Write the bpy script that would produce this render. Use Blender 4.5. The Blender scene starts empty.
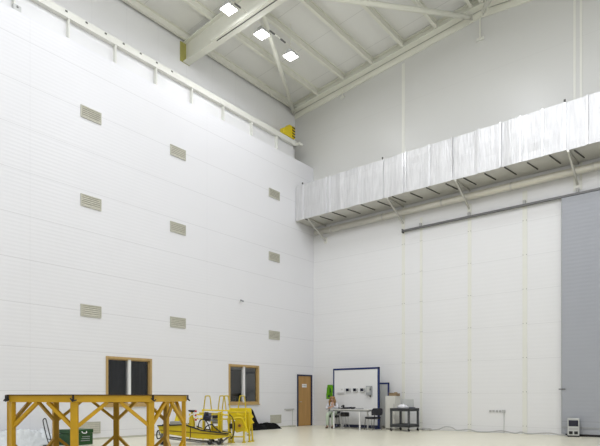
import bpy, bmesh, math, random
from mathutils import Vector, Matrix, noise
random.seed(7)
SC = bpy.context.scene
COL = SC.collection
PI = math.pi
R = math.radians

# ------------------------------------------------------------------ materials
def mat(name, col, rough=.5, metal=0., bump=0., bscale=20., var=0., vscale=3., spec=.5, stretch=(1, 1, 1), emit=None, estr=0., trans=0.):
    m = bpy.data.materials.new(name); m.use_nodes = True
    nt = m.node_tree; b = nt.nodes['Principled BSDF']
    c = (*col, 1)
    b.inputs['Base Color'].default_value = c
    b.inputs['Roughness'].default_value = rough
    b.inputs['Metallic'].default_value = metal
    b.inputs['Specular IOR Level'].default_value = spec
    if trans: b.inputs['Transmission Weight'].default_value = trans
    tc = nt.nodes.new('ShaderNodeTexCoord')
    mp = nt.nodes.new('ShaderNodeMapping'); mp.inputs['Scale'].default_value = stretch
    nt.links.new(tc.outputs['Object'], mp.inputs['Vector'])
    if var:
        n = nt.nodes.new('ShaderNodeTexNoise'); n.inputs['Scale'].default_value = vscale; n.inputs['Detail'].default_value = 4
        nt.links.new(mp.outputs[0], n.inputs['Vector'])
        mx = nt.nodes.new('ShaderNodeMix'); mx.data_type = 'RGBA'
        mx.inputs[6].default_value = (*[max(0, k * (1 - var)) for k in col], 1)
        mx.inputs[7].default_value = (*[min(1, k * (1 + var)) for k in col], 1)
        nt.links.new(n.outputs['Fac'], mx.inputs[0]); nt.links.new(mx.outputs[2], b.inputs['Base Color'])
    if bump:
        n2 = nt.nodes.new('ShaderNodeTexNoise'); n2.inputs['Scale'].default_value = bscale; n2.inputs['Detail'].default_value = 3
        nt.links.new(mp.outputs[0], n2.inputs['Vector'])
        bp = nt.nodes.new('ShaderNodeBump'); bp.inputs['Strength'].default_value = bump; bp.inputs['Distance'].default_value = .02
        nt.links.new(n2.outputs['Fac'], bp.inputs['Height']); nt.links.new(bp.outputs[0], b.inputs['Normal'])
    if emit:
        b.inputs['Emission Color'].default_value = (*emit, 1); b.inputs['Emission Strength'].default_value = estr
    return m

def line_mask(nt, sock, period, offset, width):
    """1 on a thin joint line every `period` metres along one axis"""
    a = nt.nodes.new('ShaderNodeMath'); a.operation = 'ADD'; a.inputs[1].default_value = -offset + 1000 * period + width / 2
    nt.links.new(sock, a.inputs[0])
    d = nt.nodes.new('ShaderNodeMath'); d.operation = 'DIVIDE'; d.inputs[1].default_value = period
    nt.links.new(a.outputs[0], d.inputs[0])
    f = nt.nodes.new('ShaderNodeMath'); f.operation = 'FRACT'; nt.links.new(d.outputs[0], f.inputs[0])
    l = nt.nodes.new('ShaderNodeMath'); l.operation = 'LESS_THAN'; l.inputs[1].default_value = width / period
    nt.links.new(f.outputs[0], l.inputs[0])
    return l.outputs[0]

def panel_mat(name, col, seam, lines, rough=.35, ribs=0., spec=.4, var=.015, seam_mix=.5):
    """sandwich-panel sheet: lines = [(axis, period, offset, width)]; ribs = micro-profile period along z"""
    m = bpy.data.materials.new(name); m.use_nodes = True
    nt = m.node_tree; b = nt.nodes['Principled BSDF']
    b.inputs['Roughness'].default_value = rough; b.inputs['Specular IOR Level'].default_value = spec
    g = nt.nodes.new('ShaderNodeNewGeometry'); s = nt.nodes.new('ShaderNodeSeparateXYZ')
    nt.links.new(g.outputs['Position'], s.inputs[0])
    n = nt.nodes.new('ShaderNodeTexNoise'); n.inputs['Scale'].default_value = .6; n.inputs['Detail'].default_value = 5
    nt.links.new(g.outputs['Position'], n.inputs['Vector'])
    mx = nt.nodes.new('ShaderNodeMix'); mx.data_type = 'RGBA'
    mx.inputs[6].default_value = (*[k * (1 - var) for k in col], 1); mx.inputs[7].default_value = (*[min(1, k * (1 + var)) for k in col], 1)
    nt.links.new(n.outputs['Fac'], mx.inputs[0])
    cur = mx.outputs[2]
    for ax, per, off, w in lines:
        msk = line_mask(nt, s.outputs[ax], per, off, w)
        k = nt.nodes.new('ShaderNodeMath'); k.operation = 'MULTIPLY'; k.inputs[1].default_value = seam_mix
        nt.links.new(msk, k.inputs[0])
        m2 = nt.nodes.new('ShaderNodeMix'); m2.data_type = 'RGBA'; m2.inputs[7].default_value = (*seam, 1)
        nt.links.new(k.outputs[0], m2.inputs[0]); nt.links.new(cur, m2.inputs[6]); cur = m2.outputs[2]
    nt.links.new(cur, b.inputs['Base Color'])
    if ribs:
        w = nt.nodes.new('ShaderNodeMath'); w.operation = 'MULTIPLY'; w.inputs[1].default_value = 2 * PI / ribs
        nt.links.new(s.outputs[2], w.inputs[0])
        sn = nt.nodes.new('ShaderNodeMath'); sn.operation = 'SINE'; nt.links.new(w.outputs[0], sn.inputs[0])
        bp = nt.nodes.new('ShaderNodeBump'); bp.inputs['Strength'].default_value = .06; bp.inputs['Distance'].default_value = .01
        nt.links.new(sn.outputs[0], bp.inputs['Height']); nt.links.new(bp.outputs[0], b.inputs['Normal'])
    return m

WALLC = (.80, .80, .805)
M = dict(
    wall=panel_mat('white_cladding', (.83, .83, .85), (.45, .45, .46), [(2, 1.115, .245, .016), (1, 5.95, -5.95, .006)], .38, .10, seam_mix=.32),
    back=panel_mat('white_panels', (.83, .83, .83), (.42, .42, .41), [(2, 1.115, .213, .016)], .34, .14, seam_mix=.2),
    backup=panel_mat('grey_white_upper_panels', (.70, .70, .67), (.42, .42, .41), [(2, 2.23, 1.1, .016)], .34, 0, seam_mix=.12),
    upper=panel_mat('grey_white_panels', (.89, .89, .88), (.45, .45, .44), [(1, 1.2, 0, .012)], .4, 0, seam_mix=.15),
    ceil=panel_mat('roof_sheets', (.87, .87, .83), (.42, .42, .38), [(1, 1.75, -.9, .02)], .5, 0, seam_mix=.4),
    floor=mat('beige_epoxy', (.82, .785, .63), .28, bump=.02, bscale=3, var=.05, vscale=1.3),
    cream=mat('cream_paint', (.81, .81, .745), .4, var=.03),
    steel=mat('roof_steel_paint', (.86, .86, .76), .45, var=.03),
    olive=mat('olive_shade', (.45, .42, .12), .5, var=.1),  # girder end plate: its shade is put into this olive colour
    foil=mat('foil_wrap', (.67, .67, .675), .47, .58, bump=.9, bscale=6, var=.2, vscale=4, stretch=(3.2, 1, .35)),
    foil_under=mat('foil_underside', (.66, .65, .60), .5, .35, bump=.3, bscale=6, var=.1, vscale=3),
    tape=mat('foil_tape', (.74, .74, .75), .3, .8, bump=.2, bscale=30),
    seam=mat('dark_flange', (.10, .10, .09), .5, .5),
    strut=mat('galvanised_strut', (.62, .61, .56), .4, .6, var=.1),
    pipe=mat('cream_pipe', (.72, .70, .62), .35, .35, var=.06, vscale=6),
    track=mat('grey_rail', (.17, .17, .17), .45, .6, var=.1),
    greydoor=panel_mat('blue_grey_door', (.40, .415, .45), (.25, .26, .28), [(2, 30, .45, .02)], .38, .12, seam_mix=.5),
    vent=mat('vent_grey', (.60, .585, .49), .5, .1, var=.15, vscale=12),
    vent_frame=mat('vent_frame', (.54, .53, .45), .5, .1),
    vent_dark=mat('vent_dark', (.3, .29, .24), .7),
    wood=mat('oak_frame', (.50, .34, .14), .45, var=.2, vscale=10, stretch=(1, 1, .15)),
    doorwood=mat('oak_veneer', (.46, .26, .08), .42, var=.3, vscale=14, stretch=(1, 1, .06)),
    white=mat('white_paint', (.82, .82, .82), .4, var=.02),
    glass=mat('window_glass', (.9, .92, .92), .02, trans=1.),
    blind=mat('dark_blind', (.012, .010, .011), .8, var=.3, vscale=4, stretch=(1, 6, .3)),
    inner=mat('dim_interior', (.035, .035, .035), .7, var=.2),
    leaf=mat('leaf', (.05, .10, .03), .6, var=.4, vscale=20),
    pot=mat('plant_pot', (.25, .13, .08), .6, var=.1),
    black=mat('black_satin', (.015, .015, .017), .45, var=.2),
    navy=mat('navy_frame', (.015, .02, .06), .4, var=.1),
    blue=mat('blue_frame', (.006, .02, .125), .4, var=.15),
    orange=mat('amber_paint', (.60, .345, .008), .4, var=.18, vscale=5),
    yellow=mat('yellow_paint', (.60, .45, .008), .38, var=.15, vscale=6),
    yellow2=mat('lemon_paint', (.80, .62, .01), .38, var=.1, vscale=6),
    lip=mat('dark_edge', (.10, .05, .01), .6, var=.2),
    rubber=mat('rubber', (.02, .02, .02), .7),
    green=mat('green_enamel', (.010, .065, .012), .45, var=.25, vscale=5),
    lime=mat('lime_cloth', (.22, .58, .02), .8, var=.25, vscale=6, bump=.4, bscale=12),
    plastic=mat('clear_sheeting', (.66, .69, .71), .22, bump=1., bscale=9, var=.05),
    tarp=mat('black_sheeting', (.004, .004, .005), .7, spec=.15, bump=.6, bscale=9),
    grey=mat('grey_enamel', (.36, .37, .38), .45, var=.08),
    lightgrey=mat('light_grey_case', (.58, .59, .57), .45, var=.04),
    cabinet=mat('ivory_cabinet', (.72, .71, .65), .45, var=.04),
    brown=mat('brown_card', (.28, .20, .11), .7, var=.2),
    cart=mat('charcoal_plastic', (.075, .08, .085), .5, var=.15),
    chair=mat('charcoal_fabric', (.03, .031, .04), .85, var=.2, vscale=30),
    chrome=mat('tube_metal', (.5, .5, .5), .3, .8),
    tabletop=mat('pale_laminate', (.66, .65, .62), .4, var=.03),
    screen=mat('dark_screen', (.012, .013, .03), .2),
    skin=mat('skin', (.62, .38, .27), .55, var=.05),
    hair=mat('blonde_hair', (.30, .165, .055), .55, var=.35, vscale=14, stretch=(4, 4, .6)),
    shirt=mat('pale_shirt', (.66, .66, .70), .8, var=.08, bump=.3, bscale=14),
    trousers=mat('pale_green_trousers', (.52, .60, .47), .8, var=.08, bump=.3, bscale=12),
    shoe=mat('brown_shoe', (.13, .085, .05), .5, var=.15),
    eye=mat('eye', (.03, .025, .02), .2),
    lip_pink=mat('lips', (.45, .14, .12), .45),
    red=mat('red_paint', (.5, .03, .02), .4),
    lamp=mat('lamp_lens', (1, 1, 1), .3, emit=(1, .99, .97), estr=22.),
    socket=mat('socket_grey', (.48, .48, .47), .5),
    dot=mat('bolt_dark', (.12, .12, .11), .5, .4),
    bag=mat('white_bag', (.85, .85, .88), .4, bump=.4, bscale=14),
)

# ------------------------------------------------------------------ mesh builder
class MB:
    def __init__(s): s.bm = bmesh.new()
    def poly(s, pts, faces):
        vs = [s.bm.verts.new(Vector(p)) for p in pts]
        for f in faces:
            try: s.bm.faces.new([vs[i] for i in f])
            except ValueError: pass
        return s
    def box(s, x0, x1, y0, y1, z0, z1, mtx=None):
        p = [Vector(c) for c in ((x0, y0, z0), (x1, y0, z0), (x1, y1, z0), (x0, y1, z0), (x0, y0, z1), (x1, y0, z1), (x1, y1, z1), (x0, y1, z1))]
        if mtx: p = [mtx @ q for q in p]
        return s.poly(p, ((0, 3, 2, 1), (4, 5, 6, 7), (0, 1, 5, 4), (1, 2, 6, 5), (2, 3, 7, 6), (3, 0, 4, 7)))
    def bar(s, a, b, w, h, up=(0, 0, 1)):
        """rectangular bar from a to b, w across, h along `up`"""
        a, b = Vector(a), Vector(b); d = (b - a).normalized(); up = Vector(up)
        if abs(d.dot(up)) > .98: up = Vector((1, 0, 0)) if abs(d.x) < .9 else Vector((0, 1, 0))
        sx = d.cross(up).normalized(); uz = sx.cross(d).normalized()
        p = []
        for q in (a, b):
            for i, j in ((-1, -1), (1, -1), (1, 1), (-1, 1)): p.append(q + sx * i * w / 2 + uz * j * h / 2)
        return s.poly(p, ((0, 1, 2, 3), (7, 6, 5, 4), (0, 4, 5, 1), (1, 5, 6, 2), (2, 6, 7, 3), (3, 7, 4, 0)))
    def tube(s, pts, r, n=8, closed=False):
        pts = [Vector(p) for p in pts]; N = len(pts); rr = r if isinstance(r, (list, tuple)) else [r] * N
        rings = []; prev = None
        for i, p in enumerate(pts):
            if closed: d = pts[(i + 1) % N] - pts[i - 1]
            else: d = pts[min(i + 1, N - 1)] - pts[max(i - 1, 0)]
            d.normalize()
            if prev is None:
                u = d.cross(Vector((0, 0, 1)))
                if u.length < .05: u = d.cross(Vector((0, 1, 0)))
            else: u = prev - d * prev.dot(d)
            u.normalize(); prev = u; v = d.cross(u)
            rings.append([s.bm.verts.new(p + (u * math.cos(2 * PI * k / n) + v * math.sin(2 * PI * k / n)) * rr[i]) for k in range(n)])
        M_ = N if closed else N - 1
        for i in range(M_):
            A, B = rings[i], rings[(i + 1) % N]
            for k in range(n): s.bm.faces.new((A[k], A[(k + 1) % n], B[(k + 1) % n], B[k]))
        if not closed:
            s.bm.faces.new(rings[0][::-1]); s.bm.faces.new(rings[-1])
        return s
    def cyl(s, x, y, z0, z1, r0, r1=None, n=16):
        return s.tube([(x, y, z0), (x, y, z1)], [r0, r0 if r1 is None else r1], n)
    def prism(s, outline, ext, frame=None):
        """outline: 2-D points; ext: (e0,e1) extrusion; frame maps (a,b,e) to a Vector"""
        f = frame or (lambda a, b, e: (a, b, e)); n = len(outline)
        p = [f(a, b, ext[0]) for a, b in outline] + [f(a, b, ext[1]) for a, b in outline]
        return s.poly(p, [tuple(range(n))[::-1], tuple(range(n, 2 * n))] + [(i, (i + 1) % n, n + (i + 1) % n, n + i) for i in range(n)])
    def blob(s, c, rad, seed=0, amp=.0, freq=3., seg=16, rings=10, mtx=None):
        r = bmesh.ops.create_uvsphere(s.bm, u_segments=seg, v_segments=rings, radius=1)
        for v in r['verts']:
            k = 1 + amp * noise.noise(v.co * freq + Vector((seed, seed * 2.3, 0)))
            q = Vector((v.co.x * rad[0] * k, v.co.y * rad[1] * k, v.co.z * rad[2] * k))
            if mtx: q = mtx @ q
            v.co = q + Vector(c)
        return s

def obj(name, mb, m, parent=None, bevel=0, smooth=False, loc=None):
    bm = mb.bm
    bmesh.ops.recalc_face_normals(bm, faces=bm.faces)
    me = bpy.data.meshes.new(name); bm.to_mesh(me); bm.free()
    me.materials.append(M[m] if isinstance(m, str) else m)
    if smooth:
        for p in me.polygons: p.use_smooth = True
    o = bpy.data.objects.new(name, me); COL.objects.link(o)
    if parent: o.parent = parent
    if loc: o.location = loc
    if bevel:
        b = o.modifiers.new('bevel', 'BEVEL'); b.width = bevel; b.segments = 2; b.limit_method = 'ANGLE'
    return o

def tag(o, label, cat, group=None, kind=None):
    o['label'] = label; o['category'] = cat
    if group: o['group'] = group
    if kind: o['kind'] = kind
    return o

def thing(name, label, cat, loc=(0, 0, 0), rz=0., group=None, kind=None):
    o = bpy.data.objects.new(name, None); COL.objects.link(o); o.empty_display_size = .2
    o.location = loc; o.rotation_euler = (0, 0, rz)
    return tag(o, label, cat, group, kind)

def struct(name, mb, m, label, cat, parent=None, **k):
    o = obj(name, mb, m, parent, **k)
    if not parent: tag(o, label, cat, kind='structure')
    return o

def dup(root, loc, rz=None, label=None):
    r = root.copy(); COL.objects.link(r); r.location = loc
    if rz is not None: r.rotation_euler = (0, 0, rz)
    if label: r['label'] = label
    for ch in list(root.children):
        c = ch.copy(); COL.objects.link(c); c.parent = r
        for g in list(ch.children):
            d = g.copy(); COL.objects.link(d); d.parent = c
    return r

# ------------------------------------------------------------------ room data (metres; origin = foot of the corner)
XW, XE, YS = -1.02, 15.4, -34.0          # upper left wall, right wall, far end behind the camera
ZB = 10.92                               # top of the lower left wall
SL = .1025                               # roof pitch
XR = 7.2                                 # ridge
def roof(x, z0): return z0 + SL * (min(x, 2 * XR - x) - XW)
ZC = 13.84                               # ceiling at the eave
ZP = 13.62                               # purlin underside at the eave

struct('floor', MB().box(XW - .2, XE + .2, YS - .2, .2, -.2, 0), 'floor', 'glossy pale beige hall floor', 'floor')

# left wall with real openings for two windows and a door
opens = [(-9.76, -8.20, .94, 2.375), (-4.945, -3.39, .94, 2.375), (-1.11, -.12, 0, 2.13)]
w = MB(); ys = [YS]
for y0, y1, z0, z1 in opens: ys += [y0, y1]
ys.append(0)
for i in range(0, len(ys) - 1, 2): w.box(-.2, 0, ys[i], ys[i + 1], 0, ZB)
for y0, y1, z0, z1 in opens:
    w.box(-.2, 0, y0, y1, z1, ZB)
    if z0: w.box(-.2, 0, y0, y1, 0, z0)
w.box(XW, -.2, YS, 0, ZB - .2, ZB)
w.box(XW - .1, XW, YS, 0, 0, ZB)
for a, b in ((-10.2, -10.1), (-7.9, -7.8), (-5.4, -5.3), (-3.1, -3.0)): w.box(XW, -.2, a, b, 0, 3)
for a, b in ((-10.1, -7.9), (-5.3, -3.1)): w.box(XW, -.2, a, b, 2.7, 2.75)
struct('wall_left', w, 'wall', 'tall white panelled wall on the left with two windows', 'wall')
struct('wall_left_upper', MB().box(XW - .2, XW, YS, .2, ZB, roof(XW, ZC) + .3), 'upper', 'grey white wall set back above the left wall top', 'wall')
b = MB(); b.prism([(XW - .2, 0), (XE, 0), (XE, 9.2), (XW - .2, 9.2)], (0, .2), lambda a, c, e: (a, e, c))
struct('wall_back', b, 'back', 'white panelled far wall behind the work corner', 'wall')
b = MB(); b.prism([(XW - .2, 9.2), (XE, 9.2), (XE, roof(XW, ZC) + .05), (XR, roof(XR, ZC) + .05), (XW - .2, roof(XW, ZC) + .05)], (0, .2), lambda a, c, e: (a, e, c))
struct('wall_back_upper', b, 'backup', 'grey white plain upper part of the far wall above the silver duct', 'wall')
struct('wall_right', MB().box(XE, XE + .2, YS, .2, 0, roof(XW, ZC) + .3), 'back', 'white wall on the right side of the hall', 'wall')
b = MB(); b.prism([(XW, 0), (XE, 0), (XE, roof(XW, ZC)), (XR, roof(XR, ZC)), (XW, roof(XW, ZC))], (YS - .2, YS), lambda a, c, e: (a, e, c))
struct('wall_near', b, 'back', 'white wall at the near end of the hall', 'wall')
b = MB()
o_ = [(XW - .2, roof(XW, ZC) - SL * .2), (XR, roof(XR, ZC)), (XE + .2, roof(XW, ZC) - SL * .2), (XE + .2, roof(XW, ZC) + .2), (XR, roof(XR, ZC) + .22), (XW - .2, roof(XW, ZC) + .2)]
b.prism(o_, (YS - .2, .2), lambda a, c, e: (a, e, c))
struct('ceiling', b, 'ceil', 'pitched roof of pale sheets seen from below', 'ceiling')
struct('baseboard_left', MB().box(0, .012, YS, -1.2, 0, .05), 'vent_frame', 'thin grey strip along the foot of the left wall', 'baseboard')

# cream cover strips on the back wall
n = 0
for x, wd, z0, z1, lb in ((4.27, .13, 0, 13.75, 'cream cover strip running full height up the far wall'),
                      (5.0, .10, 0, 7.8, 'narrow cream cover strip beside the full height strip'),
                      (6.83, .13, 0, 7.9, 'cream cover strip in the middle of the far wall'),
                      (8.68, .15, 0, 7.9, 'cream cover strip nearest the grey sliding door'),
                      (10.16, .07, 7.55, 13.95, 'left strip of the twin cream strips above the duct'),
                      (10.34, .07, 7.55, 13.95, 'right strip of the twin cream strips above the duct')):
    n += 1
    mb = MB().box(x - wd / 2, x + wd / 2, -.014, 0, z0, z1)
    o = struct('trim_%d' % n, mb, 'cream', lb, 'trim', bevel=.004)
    d = MB()
    z = .213
    while z < min(z1, 8.):
        if z > z0:
            for s_ in (-1, 1): d.box(x + s_ * wd * .36 - .009, x + s_ * wd * .36 + .009, -.02, -.012, z + .03, z + .05)
        z += 1.115
    if z0 < 1: obj('bolt', d, 'dot', o)
# flashing band under the roof along the back wall
b = MB()
for xa, xb in ((XW, XR), (XR, XE)):
    b.prism([(xa, roof(xa, 13.33)), (xb, roof(xb, 13.33)), (xb, roof(xb, 13.56)), (xa, roof(xa, 13.56))], (-.03, 0), lambda a, c, e: (a, e, c))
n += 1
struct('trim_%d' % n, b, 'steel', 'pale flashing band under the roof along the far wall', 'trim')

# ------------------------------------------------------------------ roof steel
def i_beam(mb, a, b_, depth, fw, tw=.02, tf=.025):
    a, b_ = Vector(a), Vector(b_); up = Vector((0, 0, 1))
    mb.bar(a + up * (tf / 2), b_ + up * (tf / 2), fw, tf); mb.bar(a + up * (depth - tf / 2), b_ + up * (depth - tf / 2), fw, tf)
    mb.bar(a + up * depth / 2, b_ + up * depth / 2, tw, depth - 2 * tf)

t = thing('gable_rafter', 'pale steel roof beam lying along the top of the far wall', 'roof beam', (XR, -.2, 13.6))
for xa, xb in ((XW, XR), (XR, XE)):
    mb = MB(); i_beam(mb, (xa - XR, 0, roof(xa, 13.56) - 13.6), (xb - XR, 0, roof(xb, 13.56) - 13.6), ZC - 13.58, .28)
    obj('beam_half', mb, 'steel', t)
YG = -6.03
t = thing('roof_girder', 'deep pale steel girder crossing above the left wall beside the lamps', 'roof beam', (XW, YG, 12.97))
for xa, xb in ((XW, XR), (XR, XE)):
    mb = MB(); lo = lambda x: 12.90 + .053 * (min(x, 2 * XR - x) - XW) - 12.97; hi = lambda x: roof(x, ZP) - 12.99
    mb.bar((xa - XW, 0, lo(xa) + .02), (xb - XW, 0, lo(xb) + .02), .28, .04); mb.bar((xa - XW, 0, hi(xa) - .015), (xb - XW, 0, hi(xb) - .015), .28, .03)
    mb.prism([(xa - XW, lo(xa) + .03), (xb - XW, lo(xb) + .03), (xb - XW, hi(xb) - .02), (xa - XW, hi(xa) - .02)], (-.0125, .0125), lambda a, c, e: (a, e, c))
    obj('beam_half', mb, 'steel', t)
obj('end_plate', MB().box(.0, .03, -.26, .15, -.07, .60), 'olive', t)
mb = MB().bar((1.5, -.17, .053 * 1.5 - .01), (7.6, -.17, .053 * 7.6 - .01), .06, .09)
obj('cable_tray', mb, 'steel', t)
mb = MB().bar((1.7, -.09, .053 * 1.7 - .082), (7.4, -.09, .053 * 7.4 - .082), .013, .03)
obj('cable', mb, 'dot', t)

ordn = ['closest to the left wall', 'second out from the left wall', 'third out from the left wall, near the lamps', 'fourth out from the left wall', 'fifth out from the left wall', 'sixth out from the left wall']
first = None
for k in range(6):
    x = -.86 + 1.32 * k
    lb = 'pale steel roof purlin, %s' % ordn[k]
    if first is None:
        first = MB(); i_beam(first, (0, YS / 2 + .5, 0), (0, -YS / 2 - .17, 0), ZC - ZP + .03, .11)
        first = obj('roof_purlin', first, 'steel', loc=(x, YS / 2 - .17, roof(x, ZP) - .02))
        tag(first, lb, 'purlin', 'roof purlins'); continue
    o = first.copy(); COL.objects.link(o); o.location = (x, YS / 2 - .17, roof(x, ZP) - .02); o['label'] = lb
for s_, lb in ((-1, 'left of the paired ridge purlins at the roof peak'), (1, 'right of the paired ridge purlins at the roof peak')):
    x = XR + s_ * .17
    o = first.copy(); COL.objects.link(o); o.location = (x, YS / 2 - .17, roof(x, ZP) - .02); o['label'] = lb

def brace(a, b_, r, label):
    a, b_ = Vector(a), Vector(b_)
    t = thing('roof_brace', label, 'brace', a, 0, 'diagonal roof braces')
    obj('tube', MB().tube([(0, 0, 0), b_ - a], r, 12), 'steel', t, smooth=True)
    d = (b_ - a).normalized()
    obj('gusset_plate', MB().bar(-d * .12, d * .25, .012, .2), 'strut', t)
    return t
brace((-.9, -.22, 13.5), (2.45, -5.85, 13.35), .075, 'diagonal brace dropping from the girder into the wall corner')
brace((6.95, -.32, 14.15), (2.75, -5.85, 13.86), .085, 'long diagonal brace running from the roof peak leftwards to the girder')
brace((7.45, -.32, 14.15), (11.7, -5.85, 13.45), .085, 'short visible brace rising right from the roof peak')
t = thing('hanger_rod', 'thin white rod hanging down the far wall from the roof peak', 'rod', (7.22, -.06, 13.45))
obj('rod', MB().tube([(0, 0, 0), (0, 0, .75)], .022, 8), 'steel', t); obj('bracket', MB().box(-.12, .12, 0, .06, -.06, .04), 'cream', t)
t = thing('hanger_rod', 'short hanger rod under the far wall roof beam, near the third purlin', 'rod', (1.52, -.06, 13.42))
obj('rod', MB().tube([(0, 0, 0), (0, 0, .27)], .02, 8), 'steel', t); obj('bracket', MB().box(-.09, .09, 0, .06, -.05, .04), 'cream', t)

# ------------------------------------------------------------------ high-bay lamps and added side fills
def lamp(loc, label):
    t = thing('high_bay_lamp', label, 'lamp', loc, 0, 'square high bay lamps')
    mb = MB().box(-.2, .2, -.2, .2, 0, .03); mb.prism([(-.2, .03), (.2, .03), (.08, .2), (-.08, .2)], (-.12, .12), lambda a, c, e: (a, e, c))
    obj('housing', mb, 'lightgrey', t)
    obj('lens', MB().box(-.18, .18, -.18, .18, -.012, 0), 'lamp', t)
    obj('hanger', MB().tube([(0, 0, .2), (0, 0, roof(loc[0], ZC) - loc[2])], .009, 8), 'steel', t)
    return t
lamps = [(2.0, -6.84, 13.02), (2.0, -5.36, 13.02), (2.0, -3.9, 13.02)]
for p, lb in zip(lamps, ('lit square ceiling lamp nearest the viewer, overlapping the deep girder', 'lit square ceiling lamp in the middle of the row of three', 'lit square ceiling lamp nearest the far wall')):
    lamp(p, lb)
mb = MB()
t = thing('lamp_conduit', 'thin dark conduit linking the three lit ceiling lamps', 'conduit', (2.0, -5.37, 13.3))
obj('pipe', MB().tube([(0.05, -3, 0), (0.05, 1.8, 0)], .014, 8), 'steel', t)
for y in (-1.15, -.55, .45, 1.0): obj('clip', MB().box(.03, .07, y - .13, y + .13, -.018, .018), 'track', t)

PW = 45.; PS = 12.
def area(loc, p=PW, size=.36):
    l = bpy.data.lights.new('high_bay_light', 'AREA'); l.shape = 'SQUARE'; l.size = size; l.energy = p; l.color = (.955, .975, 1.04)
    o = bpy.data.objects.new('high_bay_light', l); COL.objects.link(o); o.location = loc
ly = [-3.9, -5.36, -6.84, -9.9, -11.36, -12.84, -15.9, -18.8, -23, -28]
for x, z in ((2.0, 13.0), (7.3, 13.5), (12.4, 13.0)):
    for y in ly[(0 if x < 3 else 1):]:
        area((x, y, z), PW * (.36 if x < 3 else 1.36))
        l = bpy.data.lights.new('side_fill_light', 'POINT'); l.energy = PS * (.85 if x < 3 else 1.9); l.color = (.955, .975, 1.04); l.shadow_soft_size = .1  # point fill added at each lamp position to lift upper walls and ceiling
        o = bpy.data.objects.new('side_fill_light', l); COL.objects.link(o); o.location = (x, y, z - .12)

# ------------------------------------------------------------------ crane runway beam on the ledge
t = thing('crane_runway_beam', 'long cream crane runway beam lying along the ledge above the left wall', 'beam', (-.5, -.75, ZB))
L = 30.
obj('web', MB().box(-.01, .01, -L, 0, .03, .96), 'white', t)
obj('top_flange', MB().box(-.15, .15, -L, .05, .80, 1.0), 'cream', t)
obj('bottom_flange', MB().box(-.15, .15, -L, 0, 0, .03), 'cream', t)
obj('crane_rail', MB().box(-.035, .035, -L, 0, 1.0, 1.07), 'strut', t)
for k in range(11):
    y = .75 - 1.9 - 1.46 * k
    obj('stiffener', MB().box(.01, .14, y - .02, y + .02, .03, .80), 'cream', t)
for k in range(10):
    y = -6.4 - .60 * k
    obj('bolt', MB().box(.15, .165, y - .03, y + .03, .93, .97), 'dot', t)
obj('end_bracket', MB().box(-.12, .36, -.02, .2, .80, .89), 'cream', t)
t = thing('end_stop', 'yellow buffer stop with black stripes at the runway beam end', 'buffer stop', (-.5, -1.12, ZB + 1.07))
mb = MB().prism([(-.36, 0), (.2, 0), (.2, .5), (.0, .5), (-.10, .36), (-.36, .24)], (-.1, .1), lambda a, c, e: (e, a, c))
obj('bracket', mb, 'yellow2', t)
obj('striped_plate', MB().box(-.12, .14, .2, .32, 0, .48), 'yellow2', t)
for k in range(4): obj('black_stripe', MB().bar((-.11, .196, .05 + .12 * k), (.135, .196, .1 + .12 * k), .012, .05), 'black', t)
for k in range(4): obj('black_stripe', MB().box(.138, .146, .195, .325, .03 + .12 * k, .09 + .12 * k), 'black', t)
t = thing('junction_box', 'small grey box on the ledge at the upper left edge', 'box', (-.2, -12.15, ZB))
obj('case', MB().box(-.05, .06, -.1, .1, 0, .25), 'lightgrey', t, bevel=.01); obj('knob', MB().blob((.07, 0, .2), (.03, .03, .03)), 'socket', t)

# ------------------------------------------------------------------ wall vents
def make_vent(loc, label):
    t = thing('wall_vent', label, 'vent', loc, 0, 'grey wall vents')
    f = MB()
    f.box(0, .03, -.31, .31, .135, .165); f.box(0, .03, -.31, .31, -.165, -.135); f.box(0, .03, -.31, -.28, -.135, .135); f.box(0, .03, .28, .31, -.135, .135)
    obj('frame', f, 'vent_frame', t)
    obj('backing', MB().box(0, .004, -.28, .28, -.135, .135), 'vent_dark', t)
    s = MB()
    for k in range(5):
        z = -.108 + k * .054
        s.prism([(.004, z + .022), (.024, z - .022), (.028, z - .018), (.008, z + .027)], (-.28, .28), lambda a, c, e: (a, e, c))
    obj('louvre', s, 'vent', t)
    return t
cols = [(-10.22, 'left column'), (-7.19, 'middle column'), (-2.52, 'right column')]
rows = [(9.1, 'top row'), (6.65, 'second row'), (3.605, 'third row')]
V0 = None
for z, rn in rows:
    for y, cn in cols:
        lb = 'grey louvred vent on the left wall, %s, %s' % (rn, cn)
        if V0 is None: V0 = make_vent((0, y, z), lb)
        else: dup(V0, (0, y, z), None, lb)
dup(V0, (0, -10.25, .34), None, 'low grey vent near the floor behind the green chest')
dup(V0, (0, -2.43, .34), None, 'low grey vent near the floor beside the black sheeting')

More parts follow.
